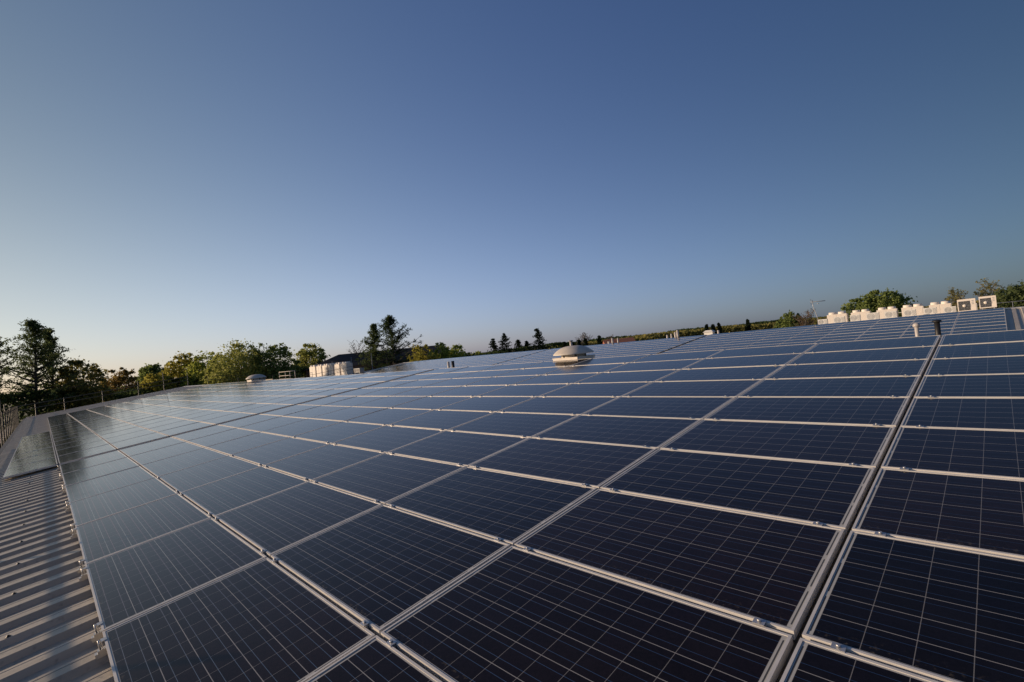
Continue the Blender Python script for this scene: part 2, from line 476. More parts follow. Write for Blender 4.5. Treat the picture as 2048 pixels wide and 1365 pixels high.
# ------------------------------------------------------------------ solar panels
fr = MB()
T = 0.040
def ring(mb, z0, z1, w0, m=0):
    mb.box(0, PW, 0, w0, z0, z1, m); mb.box(0, PW, PD - w0, PD, z0, z1, m)
    mb.box(0, w0, w0, PD - w0, z0, z1, m); mb.box(PW - w0, PW, w0, PD - w0, z0, z1, m)
ring(fr, -T, 0, LIP)
fr.face([(LIP, LIP, -0.012), (LIP, PD - LIP, -0.012), (PW - LIP, PD - LIP, -0.012), (PW - LIP, LIP, -0.012)], 1)
FRAME = fr.mesh('frame', [M_ALU, M_BACK])
gl = MB()
gl.face([(LIP, LIP, -0.003), (PW - LIP, LIP, -0.003), (PW - LIP, PD - LIP, -0.003), (LIP, PD - LIP, -0.003)], 0,
        uv=[(LIP, LIP), (PW - LIP, LIP), (PW - LIP, PD - LIP), (LIP, PD - LIP)])
GLASS = gl.mesh('glass', [M_GLASS])
# mid clamp seen between two rows (belongs to the upper panel's lower edge) and its end version
cl = MB()
cl.box(-0.024, 0.024, -0.031, 0.008, 0.0005, 0.005)
cl.box(-0.022, 0.022, -0.019, -0.004, -0.05, 0.0005)
cl.tube([(0, -0.0115, 0.006), (0, -0.0115, 0.015)], 0.0085, 0, 6)
CLAMP = cl.mesh('clamp', [M_STEEL])
ec = MB()
ec.box(-0.022, 0.022, -0.012, 0.012, 0.0005, 0.0055)
ec.box(-0.022, 0.022, -0.017, -0.012, -0.05, 0.0055)
ec.tube([(0, -0.026, -0.045), (0, -0.026, 0.010)], 0.006, 0, 6)
ec.box(-0.020, 0.020, -0.040, 0.25, -0.060, -0.046)
ec.box(-0.018, 0.018, -0.055, 0.30, -0.088, -0.060)
ENDCLAMP = ec.mesh('end_clamp', [M_STEEL])

ORD = ['zeroth', 'first', 'second', 'third', 'fourth', 'fifth', 'sixth', 'seventh', 'eighth', 'ninth', 'tenth', 'eleventh', 'twelfth']
ROWN = ['bottom row', 'second row up', 'third row up', 'fourth row up', 'fifth row up', 'sixth row up', 'seventh row up',
        'eighth row up', 'ninth row up', 'top row']
PY, PX = 0.995, 1.67

def add_panel(Xl, Y, n, label, clamps, sy=1.0, group='solar panels on the warehouse roof', cut=0.0):
    """Xl: X of the panel's left-hand (far) edge, Y: lower edge"""
    jit = R(hash(label) % 99991)
    o = empty('solar_panel', slope(Xl, Y, n + jit.uniform(-0.0015, 0.0015)), 0, label, 'solar panel', group)
    o.rotation_euler = (A + jit.uniform(-.0022, .0022), jit.uniform(-.0016, .0016), 0)
    o.scale = (1, sy, 1)
    link('frame', FRAME, o); link('glass', GLASS, o)
    if clamps:
        for cx in (0.13, PW - 0.13):
            c = link('clamp' if clamps == 1 else 'end_clamp', CLAMP if clamps == 1 else ENDCLAMP, o)
            c.location = (cx, 0, 0)
    return o

GA = (PX - PW) / 2
for row in range(10):
    Y = row * PY + (PY - PD) / 2
    # one column right of the dark seam
    add_panel(-0.0225, Y, 0, 'dark solar panel right of the wide dark seam, %s from the eave' % ROWN[row], 2 if row == 0 else 1)
    for j in range(8):
        add_panel((j + 1) * PX - GA, Y, 0, 'dark blue solar panel, %s, %s left of the dark seam' % (ROWN[row], ORD[j + 1]),
                  2 if row == 0 else (1 if j < 5 else 0))
    for j in range(10):
        add_panel(13.66 + (j + 1) * PX - GA, Y, 0, 'sky-reflecting solar panel, %s, %s beyond the first roof gap' % (ROWN[row], ORD[j + 1]), 0)
    for j in range(8):
        add_panel(30.66 + (j + 1) * PX - GA, Y, 0, 'distant solar panel, %s, %s beyond the second roof gap' % (ROWN[row], ORD[j + 1]), 0)
for j in range(8):
    add_panel(13.66 + (j + 1) * PX - GA, -0.83, 0, 'brownish reflecting solar panel below the main array, %s beyond the bare sheeting' % ORD[j + 1], 0, 0.84,
              'solar panels beside the gutter')
# far slope: 11 rows; the near right-hand ones singly, the remaining ones as one field
P2Y = 1.012
rows2 = [27.67 + (k - 4) * P2Y for k in range(11)]           # lower edges
F2 = MB()
def field_panel(mb, Xl, Y):
    o = Vector(slope(Xl, Y, N2)); ux = Vector((1, 0, 0)); uy = Vector((0, CA, SA)); un = Vector((0, -SA, CA))
    P = lambda x, y, z: tuple(o + ux * x + uy * y + un * z)
    for (x0, x1, y0, y1) in ((0, PW, 0, LIP), (0, PW, PD - LIP, PD), (0, LIP, LIP, PD - LIP), (PW - LIP, PW, LIP, PD - LIP)):
        mb.face([P(x0, y0, 0), P(x1, y0, 0), P(x1, y1, 0), P(x0, y1, 0)], 0)
    mb.face([P(0, 0, -T), P(PW, 0, -T), P(PW, 0, 0), P(0, 0, 0)], 0)
    mb.face([P(PW, 0, -T), P(PW, PD, -T), P(PW, PD, 0), P(PW, 0, 0)], 0)
    mb.face([P(LIP, LIP, -.003), P(PW - LIP, LIP, -.003), P(PW - LIP, PD - LIP, -.003), P(LIP, PD - LIP, -.003)], 1,
            uv=[(LIP, LIP), (PW - LIP, LIP), (PW - LIP, PD - LIP), (LIP, PD - LIP)])
blocks = [(-0.77, 9), (14.56, 9), (29.90, 14)]
RN2 = {10: 'top row', 9: 'second row down', 8: 'third row down', 7: 'fourth row down', 6: 'fifth row down', 5: 'sixth row down', 4: 'seventh row down'}
for bi, (x0, n) in enumerate(blocks):
    for j in range(n):
        for k, Y in enumerate(rows2):
            Xl = x0 + (j + 1) * PX - GA
            if bi == 0 and j < 4 and k >= 4:
                add_panel(Xl, Y, N2, 'blue solar panel on the far slope, %s, %s from the bare metal sheeting' % (RN2[k], ORD[j + 1]), 0,
                          1.0, 'solar panels on the far roof slope')
            else:
                field_panel(F2, Xl, Y)
tag(F2.build('solar_panel_field', [M_ALU, M_GLASS]), 'many small blue solar panels covering the rest of the far roof slope', 'solar panels', kind='stuff')

# ------------------------------------------------------------------ roof vents and pipes
def cowl(x, y, rad, label):
    zb = z_r1 + 0.06
    o = empty('roof_cowl', (x, y, zb), 0, label, 'roof vent', 'mushroom vents on the first ridge')
    c = MB(); k = rad / 0.66
    c.box(-0.50 * k, 0.50 * k, -0.46 * k, 0.46 * k, -0.25, 0.095 * k)
    c.build('curb', M_CREAM, o)
    c = MB(); c.box(-0.515 * k, 0.515 * k, -0.475 * k, 0.475 * k, 0.096 * k, 0.125 * k); c.build('curb_flange', M_CREAM, o)
    c = MB(); c.lathe([(0.40 * k, 0.125 * k), (0.40 * k, 0.22 * k), (0.36 * k, 0.30 * k)]); c.build('throat', M_GRP, o)
    c = MB()
    for t in range(6):
        a = t * pi / 3 + .3
        c.box(0.40 * k * cos(a) - .02, 0.40 * k * cos(a) + .02, 0.40 * k * sin(a) - .02, 0.40 * k * sin(a) + .02, 0.125 * k, 0.29 * k)
    c.build('bracket', M_BLACK, o)
    c = MB()
    c.lathe([(0.0, 0.485 * k), (0.16 * k, 0.480 * k), (0.30 * k, 0.460 * k), (0.43 * k, 0.415 * k), (0.53 * k, 0.352 * k), (0.61 * k, 0.288 * k), (0.648 * k, 0.25 * k), (0.66 * k, 0.232 * k), (0.658 * k, 0.212 * k)], seg=48)
    c.lathe([(0.658 * k, 0.212 * k), (0.63 * k, 0.225 * k), (0.35 * k, 0.29 * k), (0.0, 0.305 * k)], seg=48)
    c.build('hood', M_GRP, o)
    return o
cowl(-7.66, 10.36, 0.56, 'large grey mushroom vent with domed hood on the near ridge')
cowl(-35.6, 10.45, 0.64, 'small distant mushroom vent on the ridge near the left gable')

def pipe(name, x, y, z0, z1, rad, mat, label, cap=None, group=None, capmat=None):
    o = empty(name, (x, y, z0), 0, label, 'pipe', group)
    c = MB(); c.tube([(0, 0, 0), (0, 0, z1 - z0)], rad, 0, 16); c.build('shaft', mat, o)
    if cap:
        c = MB(); h = z1 - z0
        c.lathe([(rad * 1.02, h - cap * 0.9), (rad * 1.7, h - cap * .75), (rad * 1.75, h - cap * .2), (rad * 1.2, h + .012), (0, h + .02)], seg=16)
        c.build('cap', capmat or mat, o)
    return o
pipe('vent_pipe', -0.42, 11.25, 0.70, 1.205, 0.031, M_UPVC, 'short white vent pipe with round cap behind the near ridge', 0.065)
pipe('vent_pipe', -0.13, 11.2, 0.70, 1.235, 0.041, M_BLACK, 'short black pipe behind the near ridge above the dark seam', 0.03)
pipe('vent_pipe', -14.93, 11.5, 0.7, 1.22, 0.05, M_UPVC, 'thin white pipe in the pair behind the near ridge', None, 'pair of pipes')
pipe('vent_pipe', -14.64, 11.5, 0.7, 1.23, 0.06, M_BLACK, 'thin black pipe in the pair behind the near ridge', None, 'pair of pipes')
for x, y, z1, rd, cp, lb in ((-28.36, 36.2, 1.80, 0.19, 0.12, 'wide white flue with dark cap behind the large mushroom vent'),
                             (-24.06, 36.2, 1.36, 0.17, None, 'low round white stub on the far ridge beside taller white pipe'),
                             (-23.67, 36.2, 1.62, 0.13, None, 'white pipe on the far ridge left of brick house'),
                             (-23.1, 36.2, 1.60, 0.10, None, 'pink lit thin pipe standing before the brick house'),
                             (-18.41, 36.2, 1.44, 0.11, None, 'leftmost low pipe of four before the distant wood'),
                             (-18.05, 36.2, 1.50, 0.10, None, 'second low pipe of four before the distant wood'),
                             (-17.71, 36.2, 1.60, 0.13, None, 'short bright pipe left of the tallest pipe on far ridge'),
                             (-17.50, 36.2, 1.74, 0.14, None, 'tallest pale pipe of four before the distant wood'),
                             (-14.28, 36.2, 1.42, 0.11, None, 'small pale pipe right of the white roof box')):
    pipe('flue', x, y, 0.75, z1 - .10, rd * .68, M_UPVC, lb, cp, 'flues along the far ridge', M_GREYP)
bx = empty('roof_box', (-15.0, 36.3, 0.92), 0, 'low white box vent with sloping sides on the far ridge', 'roof vent')
bx.scale = (.72, .72, .85)
c = MB(); c.box(-.45, .45, -.3, .3, 0, .38); c.build('curb', M_WHITE, bx)
c = MB()
for sgn in (1,):
    p = [(-.55, -.4, .38), (.55, -.4, .38), (.55, .4, .38), (-.55, .4, .38), (-.3, -.2, .55), (.3, -.2, .55), (.3, .2, .55), (-.3, .2, .55)]
    for f in ((0, 1, 5, 4), (1, 2, 6, 5), (2, 3, 7, 6), (3, 0, 4, 7), (4, 5, 6, 7), (3, 2, 1, 0)):
        c.face([p[i] for i in f])
c.build('hood', M_WHITE, bx)

# ------------------------------------------------------------------ condensers
def louvre(mb, x0, x1, z0, z1, y, n, m=1):
    for k in range(n):
        z = z0 + (z1 - z0) * (k + .2) / n
        mb.box(x0, x1, y - .012, y, z, z + (z1 - z0) / n * .45, m)

def big_unit(loc, w, h, label, group, d=0.78):
    o = empty('condenser', loc, 0, label, 'condenser', group)
    c = MB()
    c.box(0, w, 0, d, 0.10, h)
    for k in range(2):
        x0 = w * (.04 + .48 * k); x1 = x0 + w * .44
        c.box(x0, x1, -.012, -.002, .16, h * .56)
        c.box(x0, x1, -.012, -.002, h * .60, h - .05)
    c.build('casing', M_CREAM, o)
    for k in range(2):
        cx = w * (.26 + .48 * k)
        c = MB(); rr = w * .205
        c.lathe([(rr, h), (rr * 1.02, h + .05), (rr * .97, h + .22), (rr * .9, h + .22), (rr * .86, h + .05)], (cx, d / 2, 0), 0, 24)
        f = c.build('fan_shroud', M_CREAM, o)
        c = MB()
        for q in range(7):
            a = q * pi / 7
            c.box(-rr * .9, rr * .9, -.008, .008, h + .20, h + .212, 0, Matrix.Translation((cx, d / 2, 0)) @ Matrix.Rotation(a, 4, 'Z'))
        c.lathe([(0, h + .16), (rr * .3, h + .16), (rr * .88, h + .10)], (cx, d / 2, 0), 0, 16)
        c.build('fan_guard', M_GRILLE, f)
    c = MB(); c.box(.02, w - .02, .04, d - .04, 0, .10); c.build('base_frame', M_GREYP, o)
    return o
GR = 'twin-fan condensers behind the far ridge'
xs = [(-11.57, -9.92, 1.87), (-9.57, -8.09, 1.86), (-7.57, -6.07, 1.85), (-5.73, -4.21, 1.84), (-3.82, -2.36, 1.83)]
LB = ['cream twin-fan condenser nearest the aerial, leftmost of its row', 'cream twin-fan condenser in front of the round tree, second from the aerial',
      'cream twin-fan condenser in the middle of the row behind the far ridge', 'cream twin-fan condenser right of the round tree, fourth from the aerial',
      'cream twin-fan condenser at the right end beside the single-fan units']
for (a_, b_, zt), lb in zip(xs, LB):
    big_unit((a_, 56, 0.05), b_ - a_, zt - 0.05 - .20, lb, GR)

def small_unit(loc, w, h, label, rotz=0.0):
    o = empty('split_condenser', loc, rotz, label, 'air conditioner', 'small white condensers along the far ridge')
    d = .30
    c = MB(); c.box(0, w, 0, d, .04, h); c.build('casing', M_WHITE, o)
    c = MB(); cx, cz = w * .36, h * .53; rr = h * .40
    for q in range(5):
        r0 = rr * (q + 1) / 5
        n = 20
        for i in range(n):
            a0, a1 = 2 * pi * i / n, 2 * pi * (i + 1) / n
            c.face([(cx + r0 * cos(a0), -.006, cz + r0 * sin(a0)), (cx + r0 * cos(a1), -.006, cz + r0 * sin(a1)),
                    (cx + (r0 - .022) * cos(a1), -.006, cz + (r0 - .022) * sin(a1)), (cx + (r0 - .022) * cos(a0), -.006, cz + (r0 - .022) * sin(a0))])
    c.build('fan_grille', M_GREYP, o)
    c = MB(); louvre(c, w * .70, w * .95, h * .15, h * .9, -.001, 6, 0); c.build('louvre', M_GREYP, o)
    c = MB()
    for xx in (.08, w - .12):
        c.box(xx, xx + .04, -.02, d + .02, -.60, .04)
    c.build('stand', M_GALV, o)
    return o
SL = ['small white air conditioner beside the aerial, leftmost of all', 'small white air conditioner in front of the leftmost twin-fan condenser',
      'small white air conditioner left of two close together before the round tree', 'small white air conditioner with slatted side before the round tree',
      'small white air conditioner in front of the third twin-fan condenser', 'small white air conditioner in front of the fourth twin-fan condenser',
      'small white air conditioner in the gap left of fifth twin-fan condenser', 'small white air conditioner in front of fifth twin-fan condenser',
      'small white air conditioner partly hiding the left single-fan unit']
SM = [(-10.55, -9.84, .86, 1.34), (-9.37, -8.58, .83, 1.42), (-8.19, -7.51, .89, 1.45), (-7.08, -6.26, .84, 1.48), (-5.9, -5.14, .9, 1.45),
      (-4.71, -3.98, .91, 1.42), (-3.51, -2.77, .92, 1.43), (-2.38, -1.69, .87, 1.36), (-1.23, -.57, .9, 1.42)]
for (a_, b_, z0, z1), lb in zip(SM, SL):
    small_unit((a_, 48, z0), b_ - a_, z1 - z0, lb)

def fan_unit(loc, w, h, label):
    o = empty('fan_condenser', loc, 0, label, 'air conditioner', 'large single-fan units by the bare sheeting')
    d = .36
    c = MB(); c.box(0, w, 0, d, 0, h); c.build('casing', M_CREAM, o)
    c = MB(); c.box(w * .06, w * .70, -.010, -.001, h * .08, h * .84); p = c.build('fan_panel', M_GRILLE, o)
    c = MB()
    cx, cz, rr = w * .38, h * .46, h * .36
    for q in range(7):
        r0 = rr * (q + 1) / 7
        pts = [(cx + r0 * cos(t * pi / 12), -.022, cz + r0 * sin(t * pi / 12)) for t in range(25)]
        c.tube(pts, .007, 0, 4, False)
    for q in range(8):
        a = q * pi / 4
        c.tube([(cx, -.022, cz), (cx + rr * cos(a), -.022, cz + rr * sin(a))], .007, 0, 4, False)
    c.build('wire_guard', M_GALV, o)
    c = MB(); c.lathe([(0, .04), (.09, .035), (.10, 0)], seg=16)
    hb = c.build('fan_hub', M_CREAM, o); hb.location = (cx, -.02, cz); hb.rotation_euler = (pi / 2, 0, 0)
    c = MB()
    for q in range(3):
        c.box(w * .79, w * .90, -.008, -.001, h * (.80 - q * .13), h * (.86 - q * .13))
    c.build('badge_plate', M_GREYP, o)
    c = MB()
    for xx in (.1, w - .16):
        c.box(xx, xx + .05, 0, d, -.72, 0)
    c.build('stand', M_GALV, o)
    return o
fan_unit((-1.50, 46, .93), .93, .85, 'large single-fan condenser partly hidden by a small white unit')
fan_unit((-.40, 46, 1.03), .84, .80, 'large single-fan condenser in full view at the right end')

# left row of condensers beyond the gable
LL = ['cream rooftop condenser farthest left, beside the tube frame', 'second cream condenser from the tube frame', 'third cream condenser from the tube frame',
      'fourth cream condenser from the tube frame', 'fifth cream condenser from the tube frame', 'cream condenser at the right end with its dark shaded side']
lx = [-70.78, -68.28, -66.23, -64.27, -62.39, -60.43, -58.35]
for i in range(6):
    big_unit((lx[i], 28, .05), lx[i + 1] - lx[i] - .42, 1.66, LL[i], 'condensers beyond the left gable', .85)
# plant decks they stand on
pd = empty('plant_building', (0, 0, GZ), 0, 'flat-roofed block behind the far ridge carrying the condensers', 'building')
c = MB(); c.box(-14, 8, 47.2, 60, 0, .05 - GZ - .12); c.build('wall', M_CLAD, pd)
c = MB(); c.box(-14.2, 8.2, 47.0, 60.2, .05 - GZ - .12 + .002, .05 - GZ); c.build('roof', M_CONC, pd)
pd = empty('annex_building', (0, 0, GZ), 0, 'low flat-roofed annex beyond the left gable carrying cream condensers', 'building')
c = MB(); c.box(-76, -57, 21, 33, 0, .05 - GZ - .12); c.build('wall', M_CLAD, pd)
c = MB(); c.box(-76.2, -56.9, 20.8, 33.2, .05 - GZ - .12 + .002, .05 - GZ); c.build('roof', M_CONC, pd)
cd = empty('control_box', (-55.4, 27.3, .33), 0, 'low dark equipment box beside the left end of far panels', 'equipment')
c = MB(); c.box(0, 1.5, 0, .6, .12, .62); c.build('casing', M_GREYP, cd)
c = MB(); c.box(.1, .7, -.012, -.002, .2, .55); c.box(.8, 1.4, -.012, -.002, .2, .55); c.build('door', M_GRILLE, cd)
c = MB(); c.box(.1, .2, .05, .55, 0, .12); c.box(1.3, 1.4, .05, .55, 0, .12); c.build('foot', M_GREYP, cd)

# aerial
an = empty('aerial', (-8.67, 40, .55), 0, 'thin television aerial on a cranked mast left of the condensers', 'aerial')
c = MB(); c.tube([(0, 0, 0), (0, 0, 1.05), (-.18, 0, 1.75), (-.20, 0, 2.28)], .022, 0, 8); c.build('mast', M_GALV, an)
c = MB(); c.tube([(-.30, 0, 2.14), (.58, .10, 2.12)], .024, 0, 8)
c.build('boom', M_GREYP, an)
c = MB()
for q in range(9):
    x = -.22 + q * .09
    c.tube([(x, -.16, 2.14), (x, .16, 2.14)], .006, 0, 5)
for zz in (-.2, -.1, .1, .2):
    c.tube([(-.30, -.18, 2.14 + zz), (-.30, .18, 2.14 + zz)], .007, 0, 5)
c.tube([(-.30, 0, 1.93), (-.30, 0, 2.35)], .010, 0, 6)
c.tube([(.06, 0, 1.98), (.20, 0, 1.98)], .02, 0, 6)
c.build('element', M_GALV, an)

# guard rail at the right behind the units
gr = empty('guard_rail', (0, 62, .05), 0, 'thin metal guard rail running behind the condensers on the right', 'railing')
c = MB(); c.tube([(-13, 0, 1.16), (10, 0, 1.16)], .026, 0, 6); c.build('top_rail', M_GALV, gr)
c = MB(); c.tube([(-13, 0, .62), (10, 0, .62)], .022, 0, 6); c.build('mid_rail', M_GALV, gr)
for k in range(9):
    c = MB(); x = -12.9 + k * 2.85
    c.tube([(x, 0, -7), (x, 0, 1.2)], .028, 0, 6); c.build('post', M_GALV, gr)

# ------------------------------------------------------------------ scaffolding and edge protection
xg = -XL - 0.55
ge = empty('gable_edge_rail', (xg, 0, 0), 0, 'two-rail tube edge protection along the left gable', 'railing')
def gz(y):      # height of the roof edge at the gable
    if y < y_r1: return z_e + (y - y_e) * math.tan(A)
    if y < y_val: return z_r1 - (y - y_r1) * math.tan(A)
    return z_val + (y - y_val) * math.tan(A)
for dz, nm in ((0.98, 'top_rail'), (.62, 'mid_rail')):
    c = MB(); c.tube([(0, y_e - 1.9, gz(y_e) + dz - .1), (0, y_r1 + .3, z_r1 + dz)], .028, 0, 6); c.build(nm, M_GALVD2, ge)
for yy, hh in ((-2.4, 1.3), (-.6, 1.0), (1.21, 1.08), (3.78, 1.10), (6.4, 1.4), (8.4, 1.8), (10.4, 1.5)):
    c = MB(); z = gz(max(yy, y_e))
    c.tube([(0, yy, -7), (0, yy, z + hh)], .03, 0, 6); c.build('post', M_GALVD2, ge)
# rail farther along, seen in front of trees, valley side
g2 = empty('valley_edge_rail', (xg - .2, 0, 0), 0, 'thin tube edge protection at the gable of the far roof span', 'railing')
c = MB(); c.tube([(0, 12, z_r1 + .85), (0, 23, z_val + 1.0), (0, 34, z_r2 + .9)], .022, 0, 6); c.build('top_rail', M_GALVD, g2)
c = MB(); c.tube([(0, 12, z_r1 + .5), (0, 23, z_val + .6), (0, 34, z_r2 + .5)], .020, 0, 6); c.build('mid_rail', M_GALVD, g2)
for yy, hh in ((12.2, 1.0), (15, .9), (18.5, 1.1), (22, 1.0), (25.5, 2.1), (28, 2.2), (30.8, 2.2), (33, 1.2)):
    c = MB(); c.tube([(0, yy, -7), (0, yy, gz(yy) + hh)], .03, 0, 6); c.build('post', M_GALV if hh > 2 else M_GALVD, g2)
# eave scaffold: standards, ledgers, boards along the far part of the eave
es = empty('eave_scaffold', (0, 0, 0), 0, 'tube scaffold with boards along the eave at the far left', 'scaffold')
ys0, ys1 = -2.55, -1.62
k = 0
for i in range(16):
    x = -24.0 - i * 2.1
    for yy, zt in ((ys0, 1.55), (ys1, 0.85)):
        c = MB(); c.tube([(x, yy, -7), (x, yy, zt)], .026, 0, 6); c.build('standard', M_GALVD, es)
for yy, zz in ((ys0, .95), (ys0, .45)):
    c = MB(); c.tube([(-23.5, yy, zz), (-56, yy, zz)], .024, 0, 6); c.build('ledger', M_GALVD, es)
c = MB()
for i in range(15):
    x = -24.0 - i * 2.1
    for q in range(2):
        c.box(x - 1.7, x - .3, ys0 + .35 + q * .23, ys0 + .56 + q * .23, -.72, -.68)
c.build('deck_board', M_WOOD, es)
# low edge rail along the near eave, throws the stripe of shade on the sheeting
er = empty('eave_edge_rail', (0, -1.72, 0), 0, 'low tube rail on posts outside the near eave', 'railing')
for zz, rr in ((.39, .024), (.08, .030)):
    c = MB(); c.tube([(1.2, 0, zz), (-23.3, 0, zz)], rr, 0, 8); c.build('rail', M_GALV, er)
for k in range(-1, 7):
    x = -4.86 - 3.09 * k
    if x > 1.2 or x < -23.3: continue
    c = MB(); c.tube([(x, 0, -7), (x, 0, .74)], .026, 0, 8); c.build('post', M_GALV, er)
# welded frame of tubes left of the cream condensers
tf = empty('tube_frame', (-75.2, 26.3, .05), 0, 'pale open tube frame beside the cream condensers', 'railing')
for zz, nm in ((1.35, 'top_rail'), (.75, 'mid_rail'), (.25, 'low_rail')):
    c = MB(); c.tube([(-3.2, 0, zz), (3.3, 0, zz)], .035, 0, 6); c.build(nm, M_CREAM, tf)
for x in (-3.2, -.6, 1.3, 3.3):
    c = MB(); c.tube([(x, 0, 0), (x, 0, 1.38)], .035, 0, 6); c.build('post', M_CREAM, tf)
ll = empty('lit_board', (-78, 24.5, .30), 0, 'pale sunlit horizontal board left of the tube frame', 'board')
c = MB(); c.box(-6, 2, 0, .04, 0, .22); c.build('plank', M_WOOD, ll)
c = MB()
for x in (-5.8, -2, 1.8): c.box(x - .05, x + .05, .05, .12, -7.3, .25)
c.build('support', M_GALVD, ll)

# ------------------------------------------------------------------ houses beyond
hb = empty('hipped_building', (0, 0, GZ), 0, 'large dark brown building with a hipped roof behind the conical trees', 'building')
def P3(*p): return tuple(p)
e1, e2 = Vector((-98.5, 37.5)), Vector((-82.0, 64.5))
dirv = (e2 - e1).normalized(); nv = Vector((-dirv.y, dirv.x))        # nv points away from the camera
zE, zR = 1.2 - GZ, 3.9 - GZ
D = 11.0
A0 = e1; A1 = e2; A2 = e2 + nv * D; A3 = e1 + nv * D
B0 = e1 + dirv * 6.5 + nv * D / 2; B1 = e2 - dirv * 3.0 + nv * D / 2
c = MB()
v3 = lambda p, z: (p.x, p.y, z)
c.face([v3(A0, zE), v3(A1, zE), v3(B1, zR), v3(B0, zR)]); c.face([v3(A1, zE), v3(A2, zE), v3(B1, zR)])
c.face([v3(A2, zE), v3(A3, zE), v3(B0, zR), v3(B1, zR)]); c.face([v3(A3, zE), v3(A0, zE), v3(B0, zR)])
rf = c.build('roof', M_SHINGLE, hb)
c = MB()
ins = lambda p: p + ((A0 + A2) / 2 - p) * .04
q = [ins(A0), ins(A1), ins(A2), ins(A3)]
for i in range(4):
    a_, b_ = q[i], q[(i + 1) % 4]
    c.face([v3(a_, 0), v3(b_, 0), v3(b_, zE - .01), v3(a_, zE - .01)])
c.build('wall', M_BRICKWALL, hb)
bh = empty('brick_house', (-99.5, 154.5, GZ), math.atan2(6.1, 5.9), 'far red-brown house with long tiled roof above the far ridge', 'building')
c = MB(); c.box(-5.5, 5.5, 0, 7, 0, 6.6); c.build('wall', M_BRICKWALL, bh)
c = MB()
c.face([(-5.8, -.4, 6.4), (5.8, -.4, 6.4), (5.8, 3.5, 8.2), (-5.8, 3.5, 8.2)]); c.face([(5.8, 7.4, 6.4), (-5.8, 7.4, 6.4), (-5.8, 3.5, 8.2), (5.8, 3.5, 8.2)])
c.face([(-5.5, 0, 6.6), (-5.5, 3.5, 8.15), (-5.5, 7, 6.6)]); c.face([(5.5, 0, 6.6), (5.5, 7, 6.6), (5.5, 3.5, 8.15)])
c.build('roof', M_REDTILE, bh)
c = MB()
for q in range(4): c.box(-4.5 + q * 2.5, -3.3 + q * 2.5, -.03, -.005, 4.2, 5.6)
c.build('window', M_GRILLE, bh)

# ------------------------------------------------------------------ trees
def leaf(mb, p, s, rnd, m, flat=0.0):
    u = Vector((rnd.gauss(0, 1), rnd.gauss(0, 1), rnd.gauss(0, 1) * (1 - flat))).normalized()
    a = Vector((rnd.gauss(0, 1), rnd.gauss(0, 1), rnd.gauss(0, 1)))
    w = u.cross(a)
    if w.length < 1e-4: return
    w.normalize()
    u = u * s; w = w * s * rnd.uniform(.45, .8)
    mb.face([tuple(p - u), tuple(p - w * .9 + u * .1), tuple(p + u * .95), tuple(p + w)], m)

